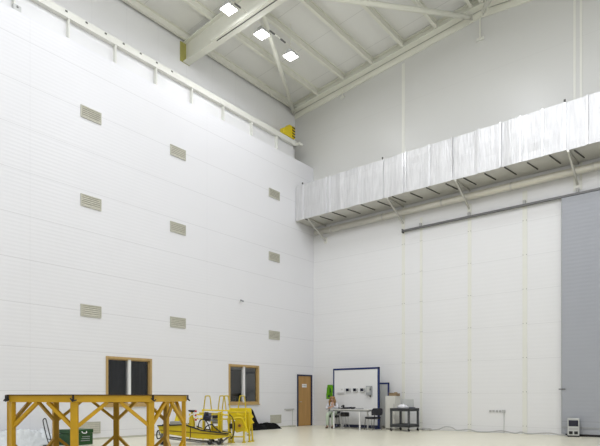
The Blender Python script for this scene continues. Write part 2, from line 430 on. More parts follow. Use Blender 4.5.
# ------------------------------------------------------------------ windows and door in the left wall
def window(n_, y0, y1, z0, z1, label):
    t = thing('window_%d' % n_, label, 'window', (0, (y0 + y1) / 2, z0), 0, None, 'structure')
    W, H = (y1 - y0) / 2, z1 - z0
    f = MB(); a = .065
    f.box(-.12, .03, -W, -W + a, 0, H); f.box(-.12, .03, W - a, W, 0, H); f.box(-.12, .03, -W + a, W - a, H - a, H); f.box(-.12, .03, -W + a, W - a, 0, a)
    obj('frame', f, 'wood', t)
    obj('mullion', MB().box(-.10, .01, -.045, .045, a, H - a), 'white', t)
    s = MB()
    for q in (-1, 1):
        c0, c1 = sorted((q * .045, q * (W - a)))
        s.box(-.09, -.02, *((c1 - .025, c1) if q > 0 else (c0, c0 + .025)), a, H - a); s.box(-.09, -.02, c0, c1, a, a + .03); s.box(-.09, -.02, c0, c1, H - a - .03, H - a)
    obj('sash', s, 'wood', t)
    for q in (-1, 1):
        c0, c1 = sorted((q * .07, q * (W - a - .025)))
        obj('pane', MB().box(-.06, -.052, c0, c1, a + .03, H - a - .03), 'glass', t)
    obj('sill', MB().box(-.12, .05, -W - .03, W + .03, -.03, 0), 'wood', t)
    return t
window(1, *opens[0], 'wood framed window with dark blind behind, above the yellow ring stand')
window(2, *opens[1], 'wood framed window showing a dim room, above the yellow frame')
for q in (-1, 1):
    b = MB(); c = -8.98 + q * .38; pts = [(c + q * 0 - .37 + .74 * i / 20, -.2 - .005 * math.sin(i * 1.9)) for i in range(21)]
    b.prism([(p[1], p[0]) for p in pts] + [(p[1] - .006, p[0]) for p in pts[::-1]], (.9, 2.45))
    tag(obj('window_blind', b, 'blind'), 'dark blind behind the %s pane of the window above the ring stand' % ('left' if q < 0 else 'right'), 'blind', 'dark window blinds')
# interior fittings seen through window 2
t = thing('inner_doorway', 'black door frame seen inside through the right-hand window', 'door frame', (XW, -4.0, 0))
mb = MB(); mb.box(.0, .06, -.5, -.42, 0, 2.25); mb.box(0, .06, .72, .8, 0, 2.25); mb.box(0, .06, -.5, .8, 2.17, 2.25)
obj('frame', mb, 'black', t); obj('leaf', MB().box(0, .03, -.42, .72, 0, 2.17), 'inner', t)
for y, lb in ((-4.72, 'potted plant inside at the left of the right-hand window'), (-3.95, 'potted plant inside by the middle of the right-hand window'), (-3.6, 'potted plant inside at the right of the right-hand window')):
    t = thing('potted_plant', lb, 'plant', (-.55, y, .0), 0, 'plants inside the window')
    obj('stand', MB().box(-.15, .15, -.15, .15, 0, .85), 'inner', t)
    obj('pot', MB().cyl(0, 0, .85, 1.05, .07, .1), 'pot', t)
    f = MB()
    for k in range(22):
        a = random.uniform(0, 2 * PI); l = random.uniform(.12, .26); e = random.uniform(.3, 1.2)
        d = Vector((math.cos(a) * math.cos(e), math.sin(a) * math.cos(e), math.sin(e))); s_ = Vector((-math.sin(a), math.cos(a), 0)) * .03
        p = Vector((0, 0, 1.03)); f.poly([p, p + d * l * .5 + s_, p + d * l, p + d * l * .5 - s_, p + d * l * .5 + Vector((0, 0, .012))], ((0, 1, 4), (1, 2, 4), (2, 3, 4), (3, 0, 4), (0, 3, 2, 1)))
    obj('leaves', f, 'leaf', t)

t = thing('door_1', 'oak door with a white sign at the corner of the left wall', 'door', (0, -.615, 0), 0, None, 'structure')
f = MB(); f.box(-.15, .03, -.495, -.43, 0, 2.13); f.box(-.15, .03, .43, .495, 0, 2.13); f.box(-.15, .03, -.43, .43, 2.07, 2.13)
obj('frame', f, 'navy', t)
lf = obj('leaf', MB().box(-.05, -.005, -.43, .43, .01, 2.07), 'doorwood', t)
obj('sign', MB().box(-.005, .002, -.16, .14, 1.60, 1.74), 'white', lf)
for a in (-.1, .0, .08): obj('sign_text', MB().box(.0, .004, a - .03, a + .03, 1.65, 1.69), 'grey', lf)
h = MB().tube([(0, -.36, 1.0), (.05, -.36, 1.0), (.05, -.24, 1.0)], .011, 8); obj('handle', h, 'chrome', lf)

# small fittings on the left wall
t = thing('security_camera', 'tiny white camera on the left wall between the vent rows', 'camera', (0, -4.4, 4.66))
obj('mount', MB().box(0, .02, -.03, .03, -.04, .04), 'white', t); obj('arm', MB().tube([(.02, 0, 0), (.10, 0, .02)], .012, 8), 'lightgrey', t)
obj('camera_body', MB().box(-.13, .13, -.05, .05, -.05, .05, Matrix.Translation((.13, 0, .02)) @ Matrix.Scale(.55, 4) @ Matrix.Rotation(R(25), 4, 'Y')), 'grey', t)
t = thing('socket_rail', 'thin grey socket rail on the left wall beside the oak door', 'socket', (0, -1.62, .71))
obj('rail', MB().box(0, .05, -.28, .28, -.02, .02), 'socket', t); obj('conduit', MB().box(0, .02, .2, .22, -.69, -.02), 'lightgrey', t)
obj('floor_box', MB().box(0, .14, -.05, .24, -.71, -.65), 'vent_frame', t)

# ------------------------------------------------------------------ foil-wrapped duct on the back wall
t = thing('air_duct', 'big silver foil wrapped air duct running along the far wall', 'duct', (0, 0, 8.38))
YD, ZD = -1.2, 1.40
xs = [0.02]
while xs[-1] < XE - .3: xs.append(xs[-1] + random.uniform(.16, .34))
b = MB(); prev = None; nu = 6
for i, x in enumerate(xs):
    off = random.uniform(-.022, .022) - (.05 if x < .4 else 0) * 0
    pts = []
    for j in range(nu + 1):
        z = ZD * j / nu
        pts.append((x, YD + off + .012 * noise.noise(Vector((x * 2, z * 3, 1))), z + (.0 if 0 < j < nu else .012 * noise.noise(Vector((x * 2.2, j, 4))))))
    pts += [(x, -.04, ZD), (x, -.04, 0)]
    ring = [b.bm.verts.new(Vector(p)) for p in pts]
    if prev:
        for k in range(len(ring)): b.bm.faces.new((prev[k], prev[(k + 1) % len(ring)], ring[(k + 1) % len(ring)], ring[k]))
    else: b.bm.faces.new(ring)
    prev = ring
b.bm.faces.new(prev[::-1])
duct = obj('casing', b, 'foil', t)
duct.data.materials.append(M['foil_under'])
for p in duct.data.polygons:
    if abs(p.normal.z) > .8 and p.center.z < .2: p.material_index = 1
for x in (.39, 1.55, 1.72, 3.0, 4.09, 4.9, 5.0, 5.9, 6.7, 7.6, 8.3, 8.9, 9.55, 10.165, 10.75):
    obj('tape_seam', MB().box(x - .025, x + .025, YD - .034, YD, .0, ZD + .012), 'tape', t)
for k in range(16):
    x = .55 + .66 * k
    obj('flange_seam', MB().bar((x - .06, YD + .03 + .10 * (k % 2), -.012), (x + .05, -.35, -.012), .028, .03), 'seam', t)
for x in (.39, 4.09, 10.165):
    obj('pin', MB().tube([(x, YD - .03, ZD), (x, YD - .03, ZD + .07)], .03, 8), 'dot', t)
b = MB().box(.02, .4, YD - .02, YD + .05, -.02, .0); obj('corner_angle', b, 'strut', t)

t = thing('ceiling_pipe', 'cream pipe running under the silver duct along the far wall', 'pipe', (.3, -.25, 8.07))
obj('pipe_run', MB().tube([(0, 0, 0), (14.9, 0, 0)], .115, 20), 'pipe', t, smooth=True)
for k in range(6): obj('clip', MB().tube([(.8 + 2.4 * k, 0, 0), (.86 + 2.4 * k, 0, 0)], .125, 20), 'strut', t)

for x, lb in ((.65, 'diagonal duct bracket nearest the room corner'), (4.27, 'diagonal duct bracket above the left end of the door rail'), (6.83, 'diagonal duct bracket in the middle of the far wall'), (10.25, 'diagonal duct bracket above the grey sliding door')):
    t = thing('duct_bracket', lb, 'bracket', (x, 0, 7.62), 0, 'duct brackets')
    obj('diagonal_strut', MB().bar((0, -1.18, .72), (0, -.02, .1), .055, .055), 'strut', t)
    obj('bearer', MB().box(-.03, .03, -1.2, 0, .70, .755), 'strut', t)
    obj('wall_plate', MB().box(-.07, .07, -.03, .004, 0, .24), 'cream', t)

# ------------------------------------------------------------------ sliding door and its track
t = thing('door_track', 'grey sliding door rail fixed across the far wall', 'rail', (4.3, 0, 7.42))
obj('rail', MB().box(0, XE - 4.3, -.13, -.05, -.032, .032), 'track', t)
obj('end_cap', MB().box(-.03, 0, -.15, 0, -.07, .07), 'track', t)
for x in (.7, 2.53, 4.38, 5.95, 7.6):
    obj('hanger_bracket', MB().box(x - .04, x + .04, -.1, 0, .03, .16), 'socket', t)
t = thing('door_2', 'big blue grey sliding door at the right edge of the far wall', 'door', (9.835, -.12, 0), 0, None, 'structure')
lf = obj('panel', MB().box(0, 5.5, -.04, .04, .06, 7.36), 'greydoor', t)
obj('edge_strip', MB().box(-.015, 0, -.05, .045, .06, 7.36), 'grey', t)
obj('seal', MB().box(0.1, 5.5, -.05, .04, 0, .07), 'black', t)
obj('bottom_rail', MB().box(0, 5.5, -.055, -.04, .24, .29), 'grey', lf)
obj('latch', MB().box(-.09, .10, -.065, -.04, 1.43, 1.46), 'track', lf)

# sockets and cable on the back wall
t = thing('wall_socket', 'row of small grey sockets low on the far wall', 'socket', (7.72, 0, .72))
for k in range(4): obj('socket_plate', MB().box(-.2 + .11 * k, -.13 + .11 * k, -.03, 0, -.035, .04), 'socket', t)
obj('box', MB().box(.24, .33, -.05, 0, -.05, .05), 'socket', t); obj('conduit', MB().box(.28, .30, -.02, 0, -.72, -.05), 'lightgrey', t)
pts = [(4.95, -.35, .012), (5.2, -.25, .05), (5.5, -.18, .02), (5.75, -.12, .05), (5.9, -.1, .12), (6.05, -.1, .15), (6.25, -.1, .12), (6.4, -.12, .04), (6.65, -.12, .06), (6.85, -.1, .08), (7.15, -.14, .02), (7.6, -.12, .03), (7.95, -.08, .08), (8.4, -.16, .02), (8.6, -.12, .06), (8.8, -.16, .02), (9.2, -.13, .05), (9.5, -.16, .07), (9.75, -.2, .03), (10.0, -.25, .015)]
def smooth_path(p, n_=5):
    P_ = [Vector(q) for q in p]; out = []
    for i in range(len(P_) - 1):
        a, b_, c, d = P_[max(i - 1, 0)], P_[i], P_[i + 1], P_[min(i + 2, len(P_) - 1)]
        for k in range(n_):
            u = k / n_; out.append(.5 * ((2 * b_) + (c - a) * u + (2 * a - 5 * b_ + 4 * c - d) * u * u + (3 * b_ - a - 3 * c + d) * u ** 3))
    return out + [P_[-1]]
tag(obj('floor_cable', MB().tube(smooth_path(pts), .018, 8), 'socket', smooth=True), 'loose grey cable along the floor at the foot of the far wall', 'cable')

t = thing('control_box', 'small grey control box with dark screen standing by the grey door', 'box', (10.21, -.38, 0), R(12))
obj('case', MB().box(-.16, .16, -.12, .12, .04, .56), 'lightgrey', t, bevel=.012)
obj('display', MB().box(-.13, .13, -.128, -.12, .32, .5), 'screen', t, bevel=.003)
for x in (-.07, .07): obj('outlet', MB().box(x - .05, x + .05, -.128, -.12, .08, .17), 'rubber', t)
obj('button_strip', MB().box(-.12, .12, -.127, -.12, .21, .27), 'socket', t)
obj('foot', MB().box(-.16, .16, -.1, .1, 0, .04), 'rubber', t)

# ------------------------------------------------------------------ octagonal ring stand (amber)
FWD = Vector((-math.sin(R(39)), math.cos(R(39)), 0)); RGT = Vector((math.cos(R(39)), math.sin(R(39)), 0))
CAM = Vector((14.175, -18.418, 1.2))
c = CAM + FWD * 9.0 + RGT * -3.32
t = thing('ring_stand', 'big amber octagonal assembly stand with braced legs in the foreground', 'stand', (c.x, c.y, 0), R(39) )
RR = 1.38; T0 = R(7)
def octp(k, r=RR): a = T0 + k * PI / 4; return Vector((r * math.cos(a), r * math.sin(a), 0))
zt = 1.235
def ring(z0, z1, ro, ri):
    mb = MB(); v = []
    for k in range(8):
        for r_, z in ((ri, z0), (ro, z0), (ro, z1), (ri, z1)): p = octp(k, r_); v.append((p.x, p.y, z))
    f = []
    for k in range(8):
        a, b_ = 4 * k, 4 * ((k + 1) % 8)
        for i in range(4): f.append((a + i, b_ + i, b_ + (i + 1) % 4, a + (i + 1) % 4))
    return mb.poly(v, f)
obj('ring_beam', ring(1.125, zt - .012, RR + .05, RR - .05), 'orange', t, bevel=.006)
mb = MB(); mb.prism([tuple(octp(k, RR + .075)[:2]) for k in range(8)], (zt - .012, zt)); obj('top_plate', mb, 'lip', t)
obj('base_ring', ring(.03, .11, RR + .04, RR - .04), 'orange', t)
for k in range(8):
    p = octp(k); d = p.normalized(); tg = Vector((-d.y, d.x, 0))
    mt = Matrix((( tg.x, d.x, 0, p.x), (tg.y, d.y, 0, p.y), (0, 0, 1, 0), (0, 0, 0, 1)))
    lg = obj('leg', MB().box(-.05, .05, -.032, .032, .03, 1.125, mt), 'orange', t, bevel=.006)
    obj('foot', MB().box(-.08, .08, -.06, .06, 0, .03, mt), 'lip', lg)
    for s_ in (-1, 1):
        q = octp(k + s_); e = (q - p).normalized()
        a = p + e * .03 + Vector((0, 0, .78)); b_ = p + e * .44 + Vector((0, 0, 1.125))
        obj('brace', MB().bar(a, b_, .045, .05), 'orange', t)
        a = p + e * .03 + Vector((0, 0, .46)); b_ = p + e * .42 + Vector((0, 0, .11))
        obj('brace', MB().bar(a, b_, .045, .05), 'orange', t)
    pc = octp(k, RR + .065) + Vector((0, 0, zt - .075)); mt2 = mt.copy(); mt2.translation = pc
    cl = MB().box(-.010, .010, -.012, .012, -.01, .07, mt2); cl.tube([pc + tg * -.035 + Vector((0, 0, .02)), pc + d * .03 + Vector((0, 0, -.02)), pc + tg * .045 + Vector((0, 0, .0))], .011, 6)
    obj('clamp', cl, 'rubber', t)

# ------------------------------------------------------------------ things by the left wall
t = thing('tool_chest', 'dark green chest standing behind the ring stand legs', 'chest', (1.12, -11.27, 0), R(6))
obj('body', MB().box(-.25, .25, -.31, .31, 0, .29), 'green', t, bevel=.012)
ld = obj('lid', MB().box(-.26, .26, -.32, .32, .295, .39), 'green', t, bevel=.015)
obj('handle', MB().tube(smooth_path([(.262, -.02, .34), (.29, .0, .30), (.29, .09, .30), (.262, .11, .34)]), .012, 8), 'white', t)
obj('latch', MB().box(.25, .275, -.22, -.16, .24, .34), 'chrome', t)
for k in range(3): obj('stencil', MB().box(.25, .254, .0 - .02 * k, .22, .2 - .05 * k, .215 - .05 * k), 'grey', t)

def heap(name, m, x0, x1, y0, y1, hf, label, cat, nx=40, ny=60):
    """crumpled sheet: closed height-field with a flat underside on the floor"""
    mb = MB(); g = []
    for i in range(nx + 1):
        row = []
        for j in range(ny + 1):
            u, v = i / nx, j / ny
            x = x0 + (x1 - x0) * u; y = y0 + (y1 - y0) * v
            x += .05 * noise.noise(Vector((y * 3, 0, x * 2))) ; y += .05 * noise.noise(Vector((x * 3, 5, y * 2)))
            row.append(mb.bm.verts.new((max(x, x0), y, max(.004, hf(u, v, x, y)))))
        g.append(row)
    for i in range(nx):
        for j in range(ny): mb.bm.faces.new((g[i][j], g[i + 1][j], g[i + 1][j + 1], g[i][j + 1]))
    edge = [g[i][0] for i in range(nx + 1)] + [g[nx][j] for j in range(1, ny + 1)] + [g[i][ny] for i in range(nx - 1, -1, -1)] + [g[0][j] for j in range(ny - 1, 0, -1)]
    low = [mb.bm.verts.new((v.co.x, v.co.y, 0)) for v in edge]
    N = len(edge)
    for k in range(N): mb.bm.faces.new((edge[k], low[k], low[(k + 1) % N], edge[(k + 1) % N]))
    mb.bm.faces.new(low)
    return tag(obj(name, mb, m, smooth=True), label, cat)
def h1(u, v, x, y):
    e = min(1, u * 9, (1 - u) * 4, v * 6, (1 - v) * 5)
    n_ = noise.noise(Vector((x * 2.2, y * 2.2, 0))) * .10 + abs(noise.noise(Vector((x * 7, y * 6, 3)))) * .16 - .04
    return e * (.20 + .16 * math.sin(v * PI) + n_)
heap('plastic_sheet', 'plastic', .06, .78, -13.6, -11.25, h1, 'heap of crumpled white plastic sheeting at the foot of the left wall', 'sheeting')
def h2(u, v, x, y):
    e = min(1, u * 9, (1 - u) * 5, v * 14, (1 - v) * 8)
    pk = .62 * math.exp(-((v - .24) / .10) ** 2) * math.exp(-((u - .35) / .4) ** 2)
    n_ = noise.noise(Vector((x * 4, y * 4, 7))) * .06
    return e * (.15 + pk + n_ + (.06 if v > .55 else 0))
heap('black_sheeting', 'tarp', .08, .60, -4.45, -2.75, h2, 'crumpled black sheeting on the floor under the right-hand window', 'sheeting')
t = thing('wire_loop', 'narrow black wire loop standing up behind the plastic sheeting', 'loop', (.97, -11.93, 0))
lp = smooth_path([(0, .12, .02), (0, .10, .1), (.0, -.02, .60), (0, -.05, .67), (0, -.09, .66), (0, -.10, .58), (0, .0, .16), (0, .06, .02)])
obj('loop_bar', MB().tube(lp, .013, 8), 'black', t, smooth=True); obj('crossbar', MB().tube([(0, .10, .14), (0, .0, .18)], .01, 6), 'black', t)
obj('base', MB().box(-.12, .12, -.05, .22, 0, .025), 'black', t)

# ------------------------------------------------------------------ yellow trolley and frame (local x = along the picture, y = away)
def place(u, D):            # a floor point D metres in front of the viewpoint
    return CAM + FWD * D + RGT * ((u - 300) / 546 * D)
p = place(160, 13.9); t = thing('assembly_trolley', 'low yellow trolley with a tapered trough body behind the ring stand', 'trolley', (p.x, p.y, 0), R(39))
S = 13.9 / 546
def lx(u): return (u - 160) * S
def lz(v): return 1.2 - (v - 397) * S
prof = [(lx(160), lz(425.5)), (lx(187), lz(424.5)), (lx(203), lz(430)), (lx(230), lz(433.5)), (lx(231), lz(436)), (lx(216), lz(438.5)), (lx(200), lz(438)), (lx(163), lz(432.5))]
obj('trough', MB().prism(prof, (-.25, .25), lambda a, c, e: (a, e, c)), 'yellow', t, bevel=.01)
for e in (-.262, .235):
    rim = MB()
    for (a, b_) in zip(prof[:3], prof[1:4]): rim.bar((a[0], e, a[1] + .008), (b_[0], e, b_[1] + .008), .03, .03)
    obj('rim', rim, 'rubber', t)
obj('rib', MB().bar((lx(163), -.256, lz(429.5)), (lx(229), -.256, lz(434.5)), .012, .014), 'lip', t)
obj('rib', MB().box(lx(192), lx(192.8), -.258, -.25, lz(437), lz(426)), 'lip', t)
for e in (-.2, .2):
    un = MB().tube([(lx(161), e, lz(431)), (lx(163), e, lz(437)), (lx(200), e, lz(441.5)), (lx(222), e, lz(442)), (lx(231), e, lz(435))], .018, 8)
    obj('undercarriage', un, 'track', t)
for u, e in ((164, -.2), (164, .2), (211, -.2), (211, .2), (220, -.2), (220, .2)):
    x = lx(u)
    w_ = obj('caster', MB().tube([(x, e - .025, .06), (x, e + .025, .06)], .06, 16), 'rubber', t)
    obj('fork', MB().box(x - .02, x + .02, e - .035, e + .035, .07, .15 if u > 200 else .3), 'track', w_)
# jack posts with dark pads on top of the trough
for u, col_ in ((177, 'yellow2'), (192, 'yellow')):
    x = lx(u); z0 = lz(425)
    cn = obj('jack_post', MB().tube([(x, 0, z0 - .03), (x, 0, z0 + .06), (x, 0, lz(415.5)), (x, 0, lz(411.5))], [.10, .08, .03, .03], 12), col_, t)
    obj('pad', MB().tube([(x, 0, lz(412)), (x, 0, lz(411)), (x, 0, lz(410))], [.05, .10, .085], 14), 'rubber', cn)
obj('box', MB().box(lx(171), lx(182), -.12, .12, lz(425), lz(421)), 'grey', t, bevel=.01)
ps = obj('signal_post', MB().tube([(lx(196.5), -.1, lz(428)), (lx(196.5), -.1, lz(408.5))], .02, 8), 'white', t)
for v in (420.5, 416, 412): obj('red_band', MB().tube([(lx(196.5), -.1, lz(v)), (lx(196.5), -.1, lz(v - 1.8))], .028, 8), 'red', ps)
obj('hose', MB().tube(smooth_path([(lx(188), -.1, lz(424)), (lx(190), -.13, lz(417)), (lx(194), -.12, lz(414)), (lx(199), -.1, lz(417)), (lx(203), -.1, lz(428))]), .012, 6), 'white', t)
obj('motor', MB().tube([(lx(204), 0, lz(416)), (lx(211), 0, lz(417.5))], .11, 14), 'navy', t)
obj('motor', MB().tube([(lx(211), 0, lz(421)), (lx(220), 0, lz(421.5))], .06, 14), 'grey', t)
for u in (204, 212, 221): obj('motor_cradle', MB().box(lx(u) - .02, lx(u) + .02, -.1, .1, lz(432), lz(421)), 'yellow', t)
obj('drive_unit', MB().box(lx(213), lx(219), -.08, .08, lz(431), lz(426)), 'yellow', t, bevel=.01)
obj('handle', MB().tube(smooth_path([(lx(164), -.2, lz(431)), (lx(160.5), -.22, lz(430)), (lx(159), -.22, lz(434)), (lx(160), -.22, lz(438)), (lx(163), -.2, lz(437))]), .016, 8), 'rubber', t)
obj('hose', MB().tube(smooth_path([(lx(205), -.2, lz(431)), (lx(208), -.24, lz(426)), (lx(213), -.22, lz(424)), (lx(216), -.2, lz(427)), (lx(222), -.2, lz(432))]), .016, 6), 'rubber', t)  # black hoses added to read as dark gaps in the machinery
obj('hose', MB().tube(smooth_path([(lx(199), -.15, lz(428)), (lx(201), -.2, lz(421)), (lx(205), -.2, lz(419)), (lx(209), -.2, lz(423)), (lx(212), -.2, lz(431))]), .013, 6), 'black', t)
obj('dark_gap_block', MB().box(lx(213), lx(218), -.14, -.02, lz(418.5), lz(415)), 'black', t, bevel=.01)  # black blocks added to imitate dark gaps between the parts
obj('dark_gap_block', MB().box(lx(206), lx(209), -.16, -.05, lz(414.5), lz(412)), 'black', t, bevel=.008)
obj('hydraulic_line', MB().tube([(lx(199), .05, lz(413)), (lx(223), .05, lz(414))], .02, 8), 'yellow', t)
obj('side_bracket', MB().box(lx(219), lx(219) + .03, -.2, .2, lz(433), lz(412)), 'yellow', t)
obj('drive_unit', MB().tube([(lx(194), .1, lz(423.5)), (lx(190), .1, lz(424.5))], .06, 12), 'rubber', t)

p = place(200, 15.4); t = thing('hand_rail_frame', 'yellow tube frame with hooped handles beside the trolley', 'frame', (p.x, p.y, 0), R(39))
S2 = 15.4 / 546
def rx(u): return (u - 200) * S2
def rz_(v): return 1.2 - (v - 397) * S2
for v, e in ((410.5, 0), (414.5, -.25), (419, 0)):
    obj('rail', MB().tube([(rx(191 if v > 412 else 202), e, rz_(v - .5)), (rx(247), e, rz_(v + .5))], .022, 8), 'yellow2', t)
for u in (203, 222, 228.5): obj('post', MB().tube([(rx(u), 0, .0), (rx(u), 0, rz_(410.5))], .022, 8), 'yellow2', t)
for u in (191.5, 230): obj('post', MB().tube([(rx(u), -.25, 0), (rx(u), -.25, rz_(414.5))], .022, 8), 'yellow2', t)
for u in (207.5, 222, 226, 242):
    a, b_ = rx(u - 4), rx(u + 4); hz = 410.5
    obj('hoop', MB().tube(smooth_path([(a, .02, rz_(hz)), (rx(u - 2.4), .02, rz_(397.5)), (rx(u - 1.4), .02, rz_(396)), (rx(u + 1.4), .02, rz_(396)), (rx(u + 2.4), .02, rz_(397.5)), (b_, .02, rz_(hz))], 4), .016, 8), 'yellow', t, smooth=True)
for v in (414.5, 419): obj('cross_tie', MB().tube([(rx(222), 0, rz_(v)), (rx(230), -.25, rz_(v))], .018, 8), 'yellow2', t)

p = place(240, 14.6); t = thing('yellow_work_stand', 'bright yellow plated stand on thin legs beside the black sheeting', 'stand', (p.x, p.y, 0), R(39))
S3 = 14.6 / 546
def wx(u): return (u - 240) * S3
def wz(v): return 1.2 - (v - 397) * S3
obj('back_plate', MB().prism([(wx(229), wz(408)), (wx(251), wz(408)), (wx(251.5), wz(414)), (wx(253.5), wz(417)), (wx(251.5), wz(419)), (wx(254), wz(423)), (wx(251), wz(424)), (wx(250), wz(431)), (wx(236), wz(431.5)), (wx(235), wz(420)), (wx(229), wz(418))], (.05, .09), lambda a, c, e: (a, e, c)), 'yellow2', t)
obj('side_plate', MB().box(wx(246), wx(246) + .03, -.3, .3, wz(431), wz(410)), 'yellow2', t)
obj('front_plate', MB().prism([(wx(233), wz(421)), (wx(245), wz(419)), (wx(246), wz(430)), (wx(238), wz(432)), (wx(234), wz(428))], (-.3, -.26), lambda a, c, e: (a, e, c)), 'yellow', t)
obj('flange', MB().tube([(wx(241), -.34, wz(425)), (wx(241), -.26, wz(425))], .07, 16), 'orange', t)
obj('hub', MB().tube([(wx(241), -.36, wz(425)), (wx(241), -.33, wz(425))], .035, 12), 'lip', t)
for u, e, v1 in ((231, -.28, 412), (234.5, -.3, 420), (245, -.28, 416), (248.5, -.05, 412), (251, .1, 420), (229.5, .1, 412)):
    k = wx(u + (1.3 if u > 247 else 0))
    lg = obj('leg', MB().tube([(k, e, .03), (wx(u), e, wz(v1))], .024, 8), 'yellow', t); obj('foot', MB().cyl(k, e, 0, .03, .05), 'yellow', lg)
for v, u0, u1, e in ((412, 229, 250, -.28), (418, 229, 247, -.29), (436, 234, 246, -.28), (435, 247, 251, .0)):
    obj('crossbar', MB().tube([(wx(u0), e, wz(v)), (wx(u1), e, wz(v))], .018, 8), 'yellow', t)
obj('diagonal', MB().tube([(wx(229), -.29, wz(419)), (wx(234.5), -.3, wz(443))], .02, 8), 'yellow', t)
obj('control_box', MB().box(wx(231), wx(234), -.33, -.2, wz(428), wz(423)), 'rubber', t, bevel=.01)  # dark box and hose added in place of dark gaps in the stand
obj('hose', MB().tube(smooth_path([(wx(231), -.34, wz(414)), (wx(234), -.36, wz(417)), (wx(236), -.36, wz(424)), (wx(235), -.34, wz(434)), (wx(232), -.3, wz(438))]), .013, 6), 'rubber', t)
obj('stub_arm', MB().bar((wx(238), -.3, wz(413)), (wx(248), -.2, wz(415.5)), .05, .04), 'yellow2', t)
obj('curved_arm', MB().tube(smooth_path([(wx(233), -.3, wz(421)), (wx(237), -.31, wz(417.5)), (wx(243), -.31, wz(418)), (wx(246), -.3, wz(424)), (wx(249), -.3, wz(432))]), .02, 8), 'yellow2', t)

# ------------------------------------------------------------------ work corner
t = thing('partition_screen', 'white partition panel with a thick blue frame behind the table', 'partition', (2.53, -.6, 0))
hw = 1.06; H = 2.33
f = MB(); f.box(-hw, -hw + .055, -.03, .03, 0, H); f.box(hw - .075, hw, -.03, .03, 0, H); f.box(-hw, hw, -.03, .03, H - .07, H); 
obj('frame', f, 'blue', t, bevel=.006)
obj('bottom_rail', MB().box(-hw + .055, hw - .075, -.03, .03, .02, .13), 'navy', t)
obj('panel', MB().box(-hw + .055, hw - .075, -.015, .015, .13, H - .07), 'white', t)
for s_ in (-1, 1): obj('foot', MB().box(s_ * (hw - .05) - .04, s_ * (hw - .05) + .04, -.2, .2, 0, .03), 'blue', t)
t = thing('partition_screen', 'lower blue framed partition standing behind the ivory cabinet', 'partition', (3.45, -.22, 0))
f = MB(); f.box(-.25, -.21, -.025, .025, 0, 1.75); f.box(.28, .33, -.025, .025, 0, 1.75); f.box(-.25, .33, -.025, .025, 1.69, 1.75)
obj('frame', f, 'blue', t); obj('panel', MB().box(-.21, .28, -.01, .01, .1, 1.69), 'lightgrey', t)

YP = -.615
t = thing('wall_panel', 'white control panel hung leftmost on the blue framed partition', 'control panel', (1.86, YP, 1.32))
obj('case', MB().box(-.16, .16, -.05, 0, 0, .26), 'white', t, bevel=.008); obj('lower_strip', MB().box(-.15, .15, -.056, -.05, .02, .06), 'socket', t); obj('keypad', MB().box(.02, .1, -.055, -.05, .15, .2), 'lightgrey', t)
first = None
for x, lb in ((2.205, 'small meter nearest the white control panel on the partition'), (2.54, 'small meter in the middle of the three on the partition'), (2.87, 'small meter nearest the grey box on the partition')):
    if first is None:
        first = thing('panel_meter', lb, 'meter', (x, YP, 1.39), 0, 'three meters on the partition')
        obj('case', MB().box(-.10, .10, -.06, 0, 0, .15), 'lightgrey', first, bevel=.006)
        obj('display', MB().box(-.085, .045, -.066, -.06, .03, .14), 'screen', first); obj('dial', MB().tube([(.075, -.075, .08), (.075, -.06, .08)], .02, 10), 'track', first)
        obj('label_plate', MB().box(-.06, .06, -.064, -.06, .01, .03), 'white', first)
    else: dup(first, (x, YP, 1.39), None, lb)
t = thing('power_box', 'grey power box hung rightmost on the blue framed partition', 'power box', (3.19, YP, 1.25))
obj('case', MB().box(-.12, .10, -.12, 0, .02, .37), 'grey', t, bevel=.012); obj('cover', MB().box(-.09, .05, -.13, -.12, .12, .34), 'lightgrey', t); obj('switch', MB().box(.06, .09, -.14, -.12, .2, .27), 'rubber', t)
obj('cable_gland', MB().tube([(.04, -.06, .02), (.04, -.06, -.05)], .03, 10), 'track', t)

# lime cloth hung on the partition's left edge
mb = MB(); NX, NZ = 10, 16; g = []
for i in range(NX + 1):
    row = []
    for j in range(NZ + 1):
        u, v = i / NX, j / NZ
        x = -.33 + .33 * u + .09 * v * (1 - u); z = .56 * v - .03 * (1 - v) * u
        row.append(mb.bm.verts.new((x, -.03 * math.sin(u * 9 + v * 2) - .02 * noise.noise(Vector((u * 4, v * 5, 2))), z)))
    g.append(row)
for i in range(NX):
    for j in range(NZ): mb.bm.faces.new((g[i][j], g[i + 1][j], g[i + 1][j + 1], g[i][j + 1]))
bmesh.ops.solidify(mb.bm, geom=mb.bm.faces[:], thickness=.015)
t = thing('hanging_cloth', 'bright lime green cloth hung on the left edge of the partition', 'cloth', (1.475, -.66, 1.13))
obj('cloth', mb, 'lime', t, smooth=True)
obj('dark_mark', MB().box(-.2, -.08, -.06, -.045, .06, .14), 'green', t); obj('dark_mark', MB().box(-.1, -.06, -.06, -.045, .25, .42), 'green', t)
obj('hook', MB().tube([(-.02, .0, .53), (.0, .02, .58), (.03, .02, .56)], .01, 6), 'chrome', t)

# table
TX0, TX1, TY0, TY1 = 2.06, 3.74, -1.62, -.98
t = thing('work_table', 'long pale table on thin white legs before the partition', 'table', ((TX0 + TX1) / 2, (TY0 + TY1) / 2, 0))
a, b_ = (TX1 - TX0) / 2, (TY1 - TY0) / 2
obj('tabletop', MB().box(-a, a, -b_, b_, .715, .745), 'tabletop', t, bevel=.006)
obj('apron', MB().box(-a + .06, a - .06, -b_ + .06, b_ - .06, .67, .715), 'grey', t)
for sx, sy in ((-a + .12, -b_ + .05), (a - .4, -b_ + .05), (-a + .12, b_ - .05), (a - .4, b_ - .05)):
    lg = obj('leg', MB().box(sx - .022, sx + .022, sy - .022, sy + .022, .02, .67), 'white', t); obj('foot', MB().box(sx - .03, sx + .03, sy - .03, sy + .03, 0, .02), 'socket', lg)
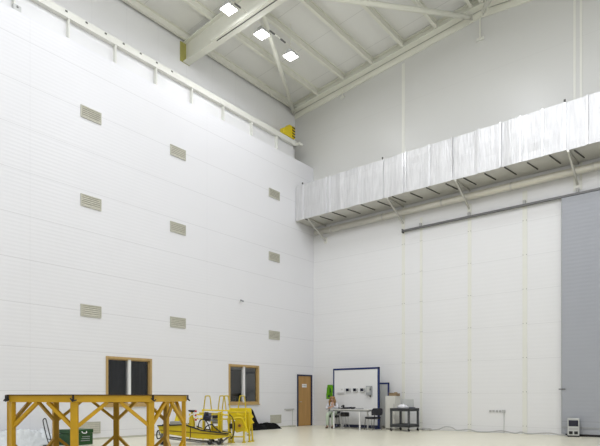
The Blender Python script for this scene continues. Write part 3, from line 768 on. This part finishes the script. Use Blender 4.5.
# things on the table
t = thing('desk_phone', 'small black desk phone standing on the pale table', 'phone', (2.45, -1.3, .745))
obj('base', MB().prism([(-.1, 0), (.1, 0), (.1, .07), (-.1, .03)], (-.09, .09), lambda a, c, e: (e, a, c)), 'black', t); obj('handset', MB().tube(smooth_path([(-.06, -.06, .09), (-.065, 0, .12), (-.06, .08, .12), (-.06, .1, .1)]), .025, 8), 'black', t)
obj('stand', MB().box(-.05, -.03, .0, .08, .05, .16), 'black', t)
t = thing('hand_tool', 'dark tool lying on the table right of the phone', 'tool', (2.78, -1.3, .745), R(15))
obj('grip', MB().tube([(-.16, 0, .04), (.02, 0, .05)], [.035, .04], 10), 'screen', t); obj('head', MB().box(.02, .16, -.05, .05, 0, .08), 'black', t, bevel=.012)
t = thing('paper_stack', 'low grey stack of papers near the middle of the table', 'papers', (3.16, -1.35, .745), R(-10))
obj('sheets', MB().box(-.15, .15, -.1, .1, 0, .03), 'grey', t); obj('folder', MB().box(-.12, .13, -.09, .1, .03, .045), 'socket', t)

# chairs
def make_chair(loc, rz, label):
    t = thing('office_chair', label, 'chair', loc, rz, 'charcoal visitor chairs')
    m_ = MB().box(-.22, .22, -.21, .21, .42, .48); obj('seat', m_, 'chair', t, bevel=.03)
    bk = MB(); o_ = [(-.22, .54), (.22, .54), (.24, .64), (.225, .76), (.17, .80), (-.17, .80), (-.225, .76), (-.24, .64)]
    bk.prism(o_, (.22, .265), lambda a, c, e: (a, e + (.03 if abs(a) < .2 else 0) * 0 + (c - .6) * .18, c)); obj('backrest', bk, 'chair', t, bevel=.015)
    for s_ in (-1, 1):
        obj('back_support', MB().tube([(s_ * .1, .18, .44), (s_ * .1, .235, .5), (s_ * .1, .27, .66)], .012, 8), 'black', t)
        obj('leg', MB().tube([(s_ * .21, -.23, .01), (s_ * .20, -.17, .42)], .013, 8), 'track', t)
        obj('leg', MB().tube([(s_ * .21, .25, .01), (s_ * .20, .17, .42)], .013, 8), 'track', t)
    obj('seat_frame', MB().box(-.2, .2, -.18, .18, .40, .42), 'black', t)
    return t
C0 = make_chair((3.76, -1.36, 0), R(-112), 'charcoal office chair standing at the right end of the pale table')
WX, WY = 2.14, -1.95
t = thing('stool', 'low black padded stool under the left end of the pale table', 'stool', (2.44, -1.22, 0), R(20))
obj('seat', MB().tube([(0, 0, .46), (0, 0, .47), (0, 0, .60), (0, 0, .62)], [.15, .17, .17, .14], 20), 'black', t, smooth=True)
for k in range(4): obj('leg', MB().tube([(.12 * math.cos(k * PI / 2), .12 * math.sin(k * PI / 2), .46), (.18 * math.cos(k * PI / 2), .18 * math.sin(k * PI / 2), .01)], .012, 8), 'chrome', t)
obj('foot_ring', MB().tube([(.16 * math.cos(a * PI / 8), .16 * math.sin(a * PI / 8), .18) for a in range(16)], .008, 6, True), 'chrome', t)

# cabinet, box, cart
t = thing('ivory_cabinet', 'narrow ivory cabinet standing between the office chair and cart', 'cabinet', (4.06, -.42, 0))
obj('body', MB().box(-.21, .21, -.2, .2, .03, 1.24), 'cabinet', t, bevel=.006)
d = obj('door', MB().box(-.202, .202, -.218, -.2, .05, .70), 'cabinet', t, bevel=.004); obj('handle', MB().box(.16, .18, -.24, -.218, .4, .56), 'chrome', d)
d = obj('door', MB().box(-.202, .202, -.218, -.2, .72, 1.22), 'cabinet', t, bevel=.004); obj('handle', MB().box(.16, .18, -.24, -.218, .8, .95), 'chrome', d)
obj('plinth', MB().box(-.19, .19, -.18, .18, 0, .03), 'track', t)
t = thing('cardboard_box', 'low brown box lying on top of the ivory cabinet', 'box', (4.12, -.42, 1.24))
obj('carton', MB().box(-.17, .17, -.12, .12, 0, .10), 'brown', t, bevel=.006); obj('flap', MB().box(-.19, .0, -.13, .13, .10, .115), 'brown', t); obj('tape_roll', MB().tube([(.06, 0, .10), (.06, 0, .14)], .06, 14), 'brown', t)

CX0, CX1, CY0, CY1 = 4.46, 5.22, -1.35, -.6
t = thing('utility_cart', 'charcoal two shelf service cart at the foot of the far wall', 'cart', ((CX0 + CX1) / 2, (CY0 + CY1) / 2, 0))
a, b_ = (CX1 - CX0) / 2, (CY1 - CY0) / 2
for z, nm in ((.73, 'top_shelf'), (.17, 'lower_shelf')):
    m_ = MB().box(-a, a, -b_, b_, z, z + .03)
    for x0, x1, y0, y1 in ((-a, a, -b_, -b_ + .02), (-a, a, b_ - .02, b_), (-a, -a + .02, -b_, b_), (a - .02, a, -b_, b_)): m_.box(x0, x1, y0, y1, z - .03, z + .075)
    obj(nm, m_, 'cart', t)
for sx in (-1, 1):
    for sy in (-1, 1):
        x, y = sx * (a - .035), sy * (b_ - .035)
        obj('post', MB().box(x - .033, x + .033, y - .033, y + .033, .13, .74), 'cart', t)
        cw = obj('caster', MB().tube([(x - .02, y, .055), (x + .02, y, .055)], .055, 14), 'rubber', t); obj('fork', MB().box(x - .028, x + .028, y - .02, y + .02, .055, .14), 'chrome', cw)
t = thing('plastic_bag', 'crumpled white bag lying on the cart top', 'bag', (4.84, -1.1, .765))
obj('bag', MB().blob((0, 0, .08), (.2, .15, .08), 3, .35, 2.2, 20, 12), 'bag', t, smooth=True); obj('knot', MB().blob((.02, 0, .15), (.04, .035, .04), 5, .3, 3, 10, 8), 'bag', t)
t = thing('flat_monitor', 'light grey flat monitor seen standing at the back of the cart', 'monitor', (4.86, -.75, .762))
obj('casing', MB().box(-.22, .22, -.02, .02, .05, .36), 'lightgrey', t, bevel=.008); obj('stand', MB().box(-.06, .06, -.05, .05, 0, .06), 'lightgrey', t); obj('screen', MB().box(-.2, .2, -.024, -.02, .07, .34), 'lightgrey', t)
t = thing('tool_case', 'flat dark case on the right side of the cart top', 'case', (5.12, -.95, .762))
obj('body', MB().box(-.08, .08, -.1, .1, 0, .05), 'navy', t, bevel=.008); obj('lid', MB().box(-.08, .08, -.1, .1, .052, .075), 'navy', t)
t = thing('cable_coil', 'grey cable coil on the floor right of the cart', 'cable', (5.42, -.42, 0))
cp = [(.16 * math.cos(k * .5) * (1 + .08 * math.sin(k)), .13 * math.sin(k * .5), .02 + .0016 * k) for k in range(38)]
obj('coil', MB().tube(cp, .016, 6), 'socket', t, smooth=True)

# ------------------------------------------------------------------ the seated woman
def skin_obj(name, verts, edges, radii, m, parent, sub=2, root=0):
    me = bpy.data.meshes.new(name); me.from_pydata(verts, edges, []); me.update()
    o = bpy.data.objects.new(name, me); COL.objects.link(o); o.parent = parent
    me.materials.append(M[m])
    sk = o.modifiers.new('skin', 'SKIN'); sk.use_smooth_shade = True
    if not me.skin_vertices: 
        bpy.context.view_layer.objects.active = o
    lay = me.skin_vertices[0].data
    for i, r_ in enumerate(radii):
        lay[i].radius = r_ if isinstance(r_, tuple) else (r_, r_); lay[i].use_root = (i == root)
    ss = o.modifiers.new('sub', 'SUBSURF'); ss.levels = sub; ss.render_levels = sub
    return o
PERS = (1.74, -1.05, 0); PR = R(22)
# local frame: +y is behind her back, she faces -y; x to her left (picture right)
t = thing('person', 'woman with long blonde hair seated at the table in pale green trousers', 'person', PERS, PR)
V = []; E_ = []; Rd = []
def jv(p, r_, par=None):
    V.append(p); Rd.append(r_)
    if par is not None: E_.append((par, len(V) - 1))
    return len(V) - 1
pel = jv((0, .10, .60), (.115, .085)); wst = jv((0, .08, .68), (.115, .09), pel); chs = jv((0, .04, .84), (.135, .10), wst); ub = jv((0, .03, .94), (.11, .085), chs)
nk = jv((0, .02, 1.0), .048, ub); hd0 = jv((0, .0, 1.05), .05, nk); hd = jv((0, -.015, 1.11), (.072, .085), hd0); ht = jv((0, 0, 1.19), (.062, .075), hd)
hands = {}
for s_ in (-1, 1):
    sh = jv((s_ * .155, .03, .93), .052, ub)
    if s_ > 0: el = jv((.23, -.12, .76), .038, sh); wr = jv((.05, -.24, .86), .025, el); hands[s_] = (wr, Vector((.05, -.24, .86)), Vector((-.25, .25, .93)).normalized())
    else: el = jv((-.22, -.10, .74), .038, sh); wr = jv((-.05, -.28, .79), .025, el); hands[s_] = (wr, Vector((-.05, -.28, .79)), Vector((.75, -.3, .35)).normalized())
    w_, pw, d = hands[s_]
    pm = jv(tuple(pw + d * .055), (.034, .018), w_)
for s_ in (-1, 1):
    hp = jv((s_ * .09, .06, .578), .062, pel); kn = jv((s_ * .11, -.36, .51), .058, hp); ca = jv((s_ * .105, -.37, .34), .052, kn); an = jv((s_ * .10, -.38, .10), .034, ca)
    hl = jv((s_ * .10, -.40, .05), .036, an); jv((s_ * .115, -.54, .032), (.034, .026), hl)
body = skin_obj('body', V, E_, Rd, 'skin', t, 2)
for s_ in (-1, 1):                      # five fingers a side, each a short tapering chain rooted in the palm
    w_, pw, d = hands[s_]
    sd = d.cross(Vector((0, 1, 0))).normalized(); nn = sd.cross(d).normalized()
    for k, (off, ln) in enumerate(((-.024, .062), (-.008, .072), (.008, .068), (.023, .052))):
        b0 = pw + d * .07 + sd * off; b1 = b0 + d * ln * .5 + nn * .004; b2 = b1 + d * ln * .35 + nn * .018; b3 = b2 + d * ln * .2 + nn * .02
        obj('finger', MB().tube([b0 - d * .02, b0, b1, b2, b3], [.009, .009, .0085, .0075, .005], 8), 'skin', body, smooth=True)
    q = pw + d * .03 - sd * .028
    obj('thumb', MB().tube([q, q - sd * .022 + d * .022, q - sd * .03 + d * .05, q - sd * .026 + d * .07], [.011, .011, .0095, .006], 8), 'skin', body, smooth=True)
# clothes
def sub_(ids, pts, radii, edges, name, m): return skin_obj(name, pts, edges, radii, m, t, 2)
sp = [(0, .10, .62), (0, .08, .68), (0, .04, .84), (0, .03, .945), (0, .025, .985)]; sr = [(.172, .138), (.13, .105), (.147, .112), (.122, .095), (.06, .06)]
se = [(0, 1), (1, 2), (2, 3), (3, 4)]
for s_ in (-1, 1):
    k = len(sp); sp.append((s_ * .158, .03, .932)); sr.append(.063)
    e = Vector((.23, -.12, .76)) if s_ > 0 else Vector((-.22, -.10, .74)); wv = hands[s_][1]
    sp.append(tuple(e)); sr.append(.050); sp.append(tuple(e.lerp(wv, .75))); sr.append(.036)
    se += [(3, k), (k, k + 1), (k + 1, k + 2)]
sub_(0, sp, sr, se, 'shirt', 'shirt')
tp = [(0, .10, .60), (0, .10, .66)]; tr_ = [(.165, .115), (.155, .12)]; te = [(0, 1)]
for s_ in (-1, 1):
    k = len(tp); tp += [(s_ * .09, .06, .578), (s_ * .11, -.36, .515), (s_ * .107, -.375, .34), (s_ * .10, -.385, .09)]; tr_ += [.095, .076, .068, .058]
    te += [(0, k), (k, k + 1), (k + 1, k + 2), (k + 2, k + 3)]
sub_(0, tp, tr_, te, 'trousers', 'trousers')
for s_ in (-1, 1):
    obj('shoe', MB().blob((s_ * .108, -.47, .04), (.048, .125, .04), 1, .05, 2, 16, 10), 'shoe', t, smooth=True)
# face
HC = Vector((0, -.015, 1.125))
for s_ in (-1, 1):
    obj('eye', MB().blob(HC + Vector((s_ * .03, -.082, .005)), (.012, .008, .007), 0, 0, 1, 10, 8), 'eye', t)
    obj('eyebrow', MB().tube([HC + Vector((s_ * .016, -.088, .024)), HC + Vector((s_ * .044, -.08, .024))], .004, 6), 'hair', t)
    obj('ear', MB().blob(HC + Vector((s_ * .073, 0, -.005)), (.012, .022, .032), 0, 0, 1, 10, 8), 'skin', t, smooth=True)
obj('nose', MB().prism([(-.012, -.028), (.012, -.028), (.0, .014)], (-.104, -.075), lambda a, c, e: (HC.x + a * (1.0 if e < -.09 else 1.3), HC.y + e, HC.z + c)), 'skin', t, bevel=.003)
obj('mouth', MB().blob(HC + Vector((0, -.083, -.045)), (.022, .008, .007), 0, 0, 1, 12, 8), 'lip_pink', t, smooth=True)
# hair: cap plus long locks down both sides and the back
mb = MB().blob((0, .012, 1.155), (.094, .10, .082), 2, .12, 3, 20, 14)
obj('hair', mb, 'hair', t, smooth=True)
lk = MB()
for k in range(26):
    a = R(-40 + 260 * k / 25) ; cx, cy = .088 * math.cos(a), .015 + .088 * math.sin(a)
    ln = random.uniform(.24, .32); wv = random.uniform(-.02, .02)
    lk.tube(smooth_path([(cx * .75, cy * .8, 1.21), (cx * 1.05, cy, 1.14), (cx * 1.3 + wv, cy * 1.1 - .01, 1.03), (cx * 1.45, cy * 1.2 - (.03 if cy < 0 else 0), 1.12 - ln)], 4), [.02 + .006 * math.sin(i) if i < 10 else .02 - .004 * (i - 9) for i in range(13)], 6)
obj('hair_locks', lk, 'hair', t, smooth=True)
dup(C0, (PERS[0] - .08 * math.sin(PR), PERS[1] + .08 * math.cos(PR), 0), PR, 'charcoal chair under the seated woman with blonde hair')

# ------------------------------------------------------------------ world, camera, view
wd = bpy.data.worlds.new('world'); SC.world = wd; wd.use_nodes = True
wd.node_tree.nodes['Background'].inputs[0].default_value = (.6, .65, .7, 1); wd.node_tree.nodes['Background'].inputs[1].default_value = .2
cd = bpy.data.cameras.new('camera'); co = bpy.data.objects.new('camera', cd); COL.objects.link(co)
cd.sensor_width = 36; cd.lens = 36 * 546 / 600; cd.shift_y = (397 - 223) / 600; cd.clip_start = .05; cd.clip_end = 200
co.location = CAM; co.rotation_euler = (R(90), 0, R(39))
SC.camera = co
vs = SC.view_settings; vs.view_transform = 'Standard'; vs.look = 'None'; vs.exposure = .07; vs.gamma = 1; vs.use_curve_mapping = False
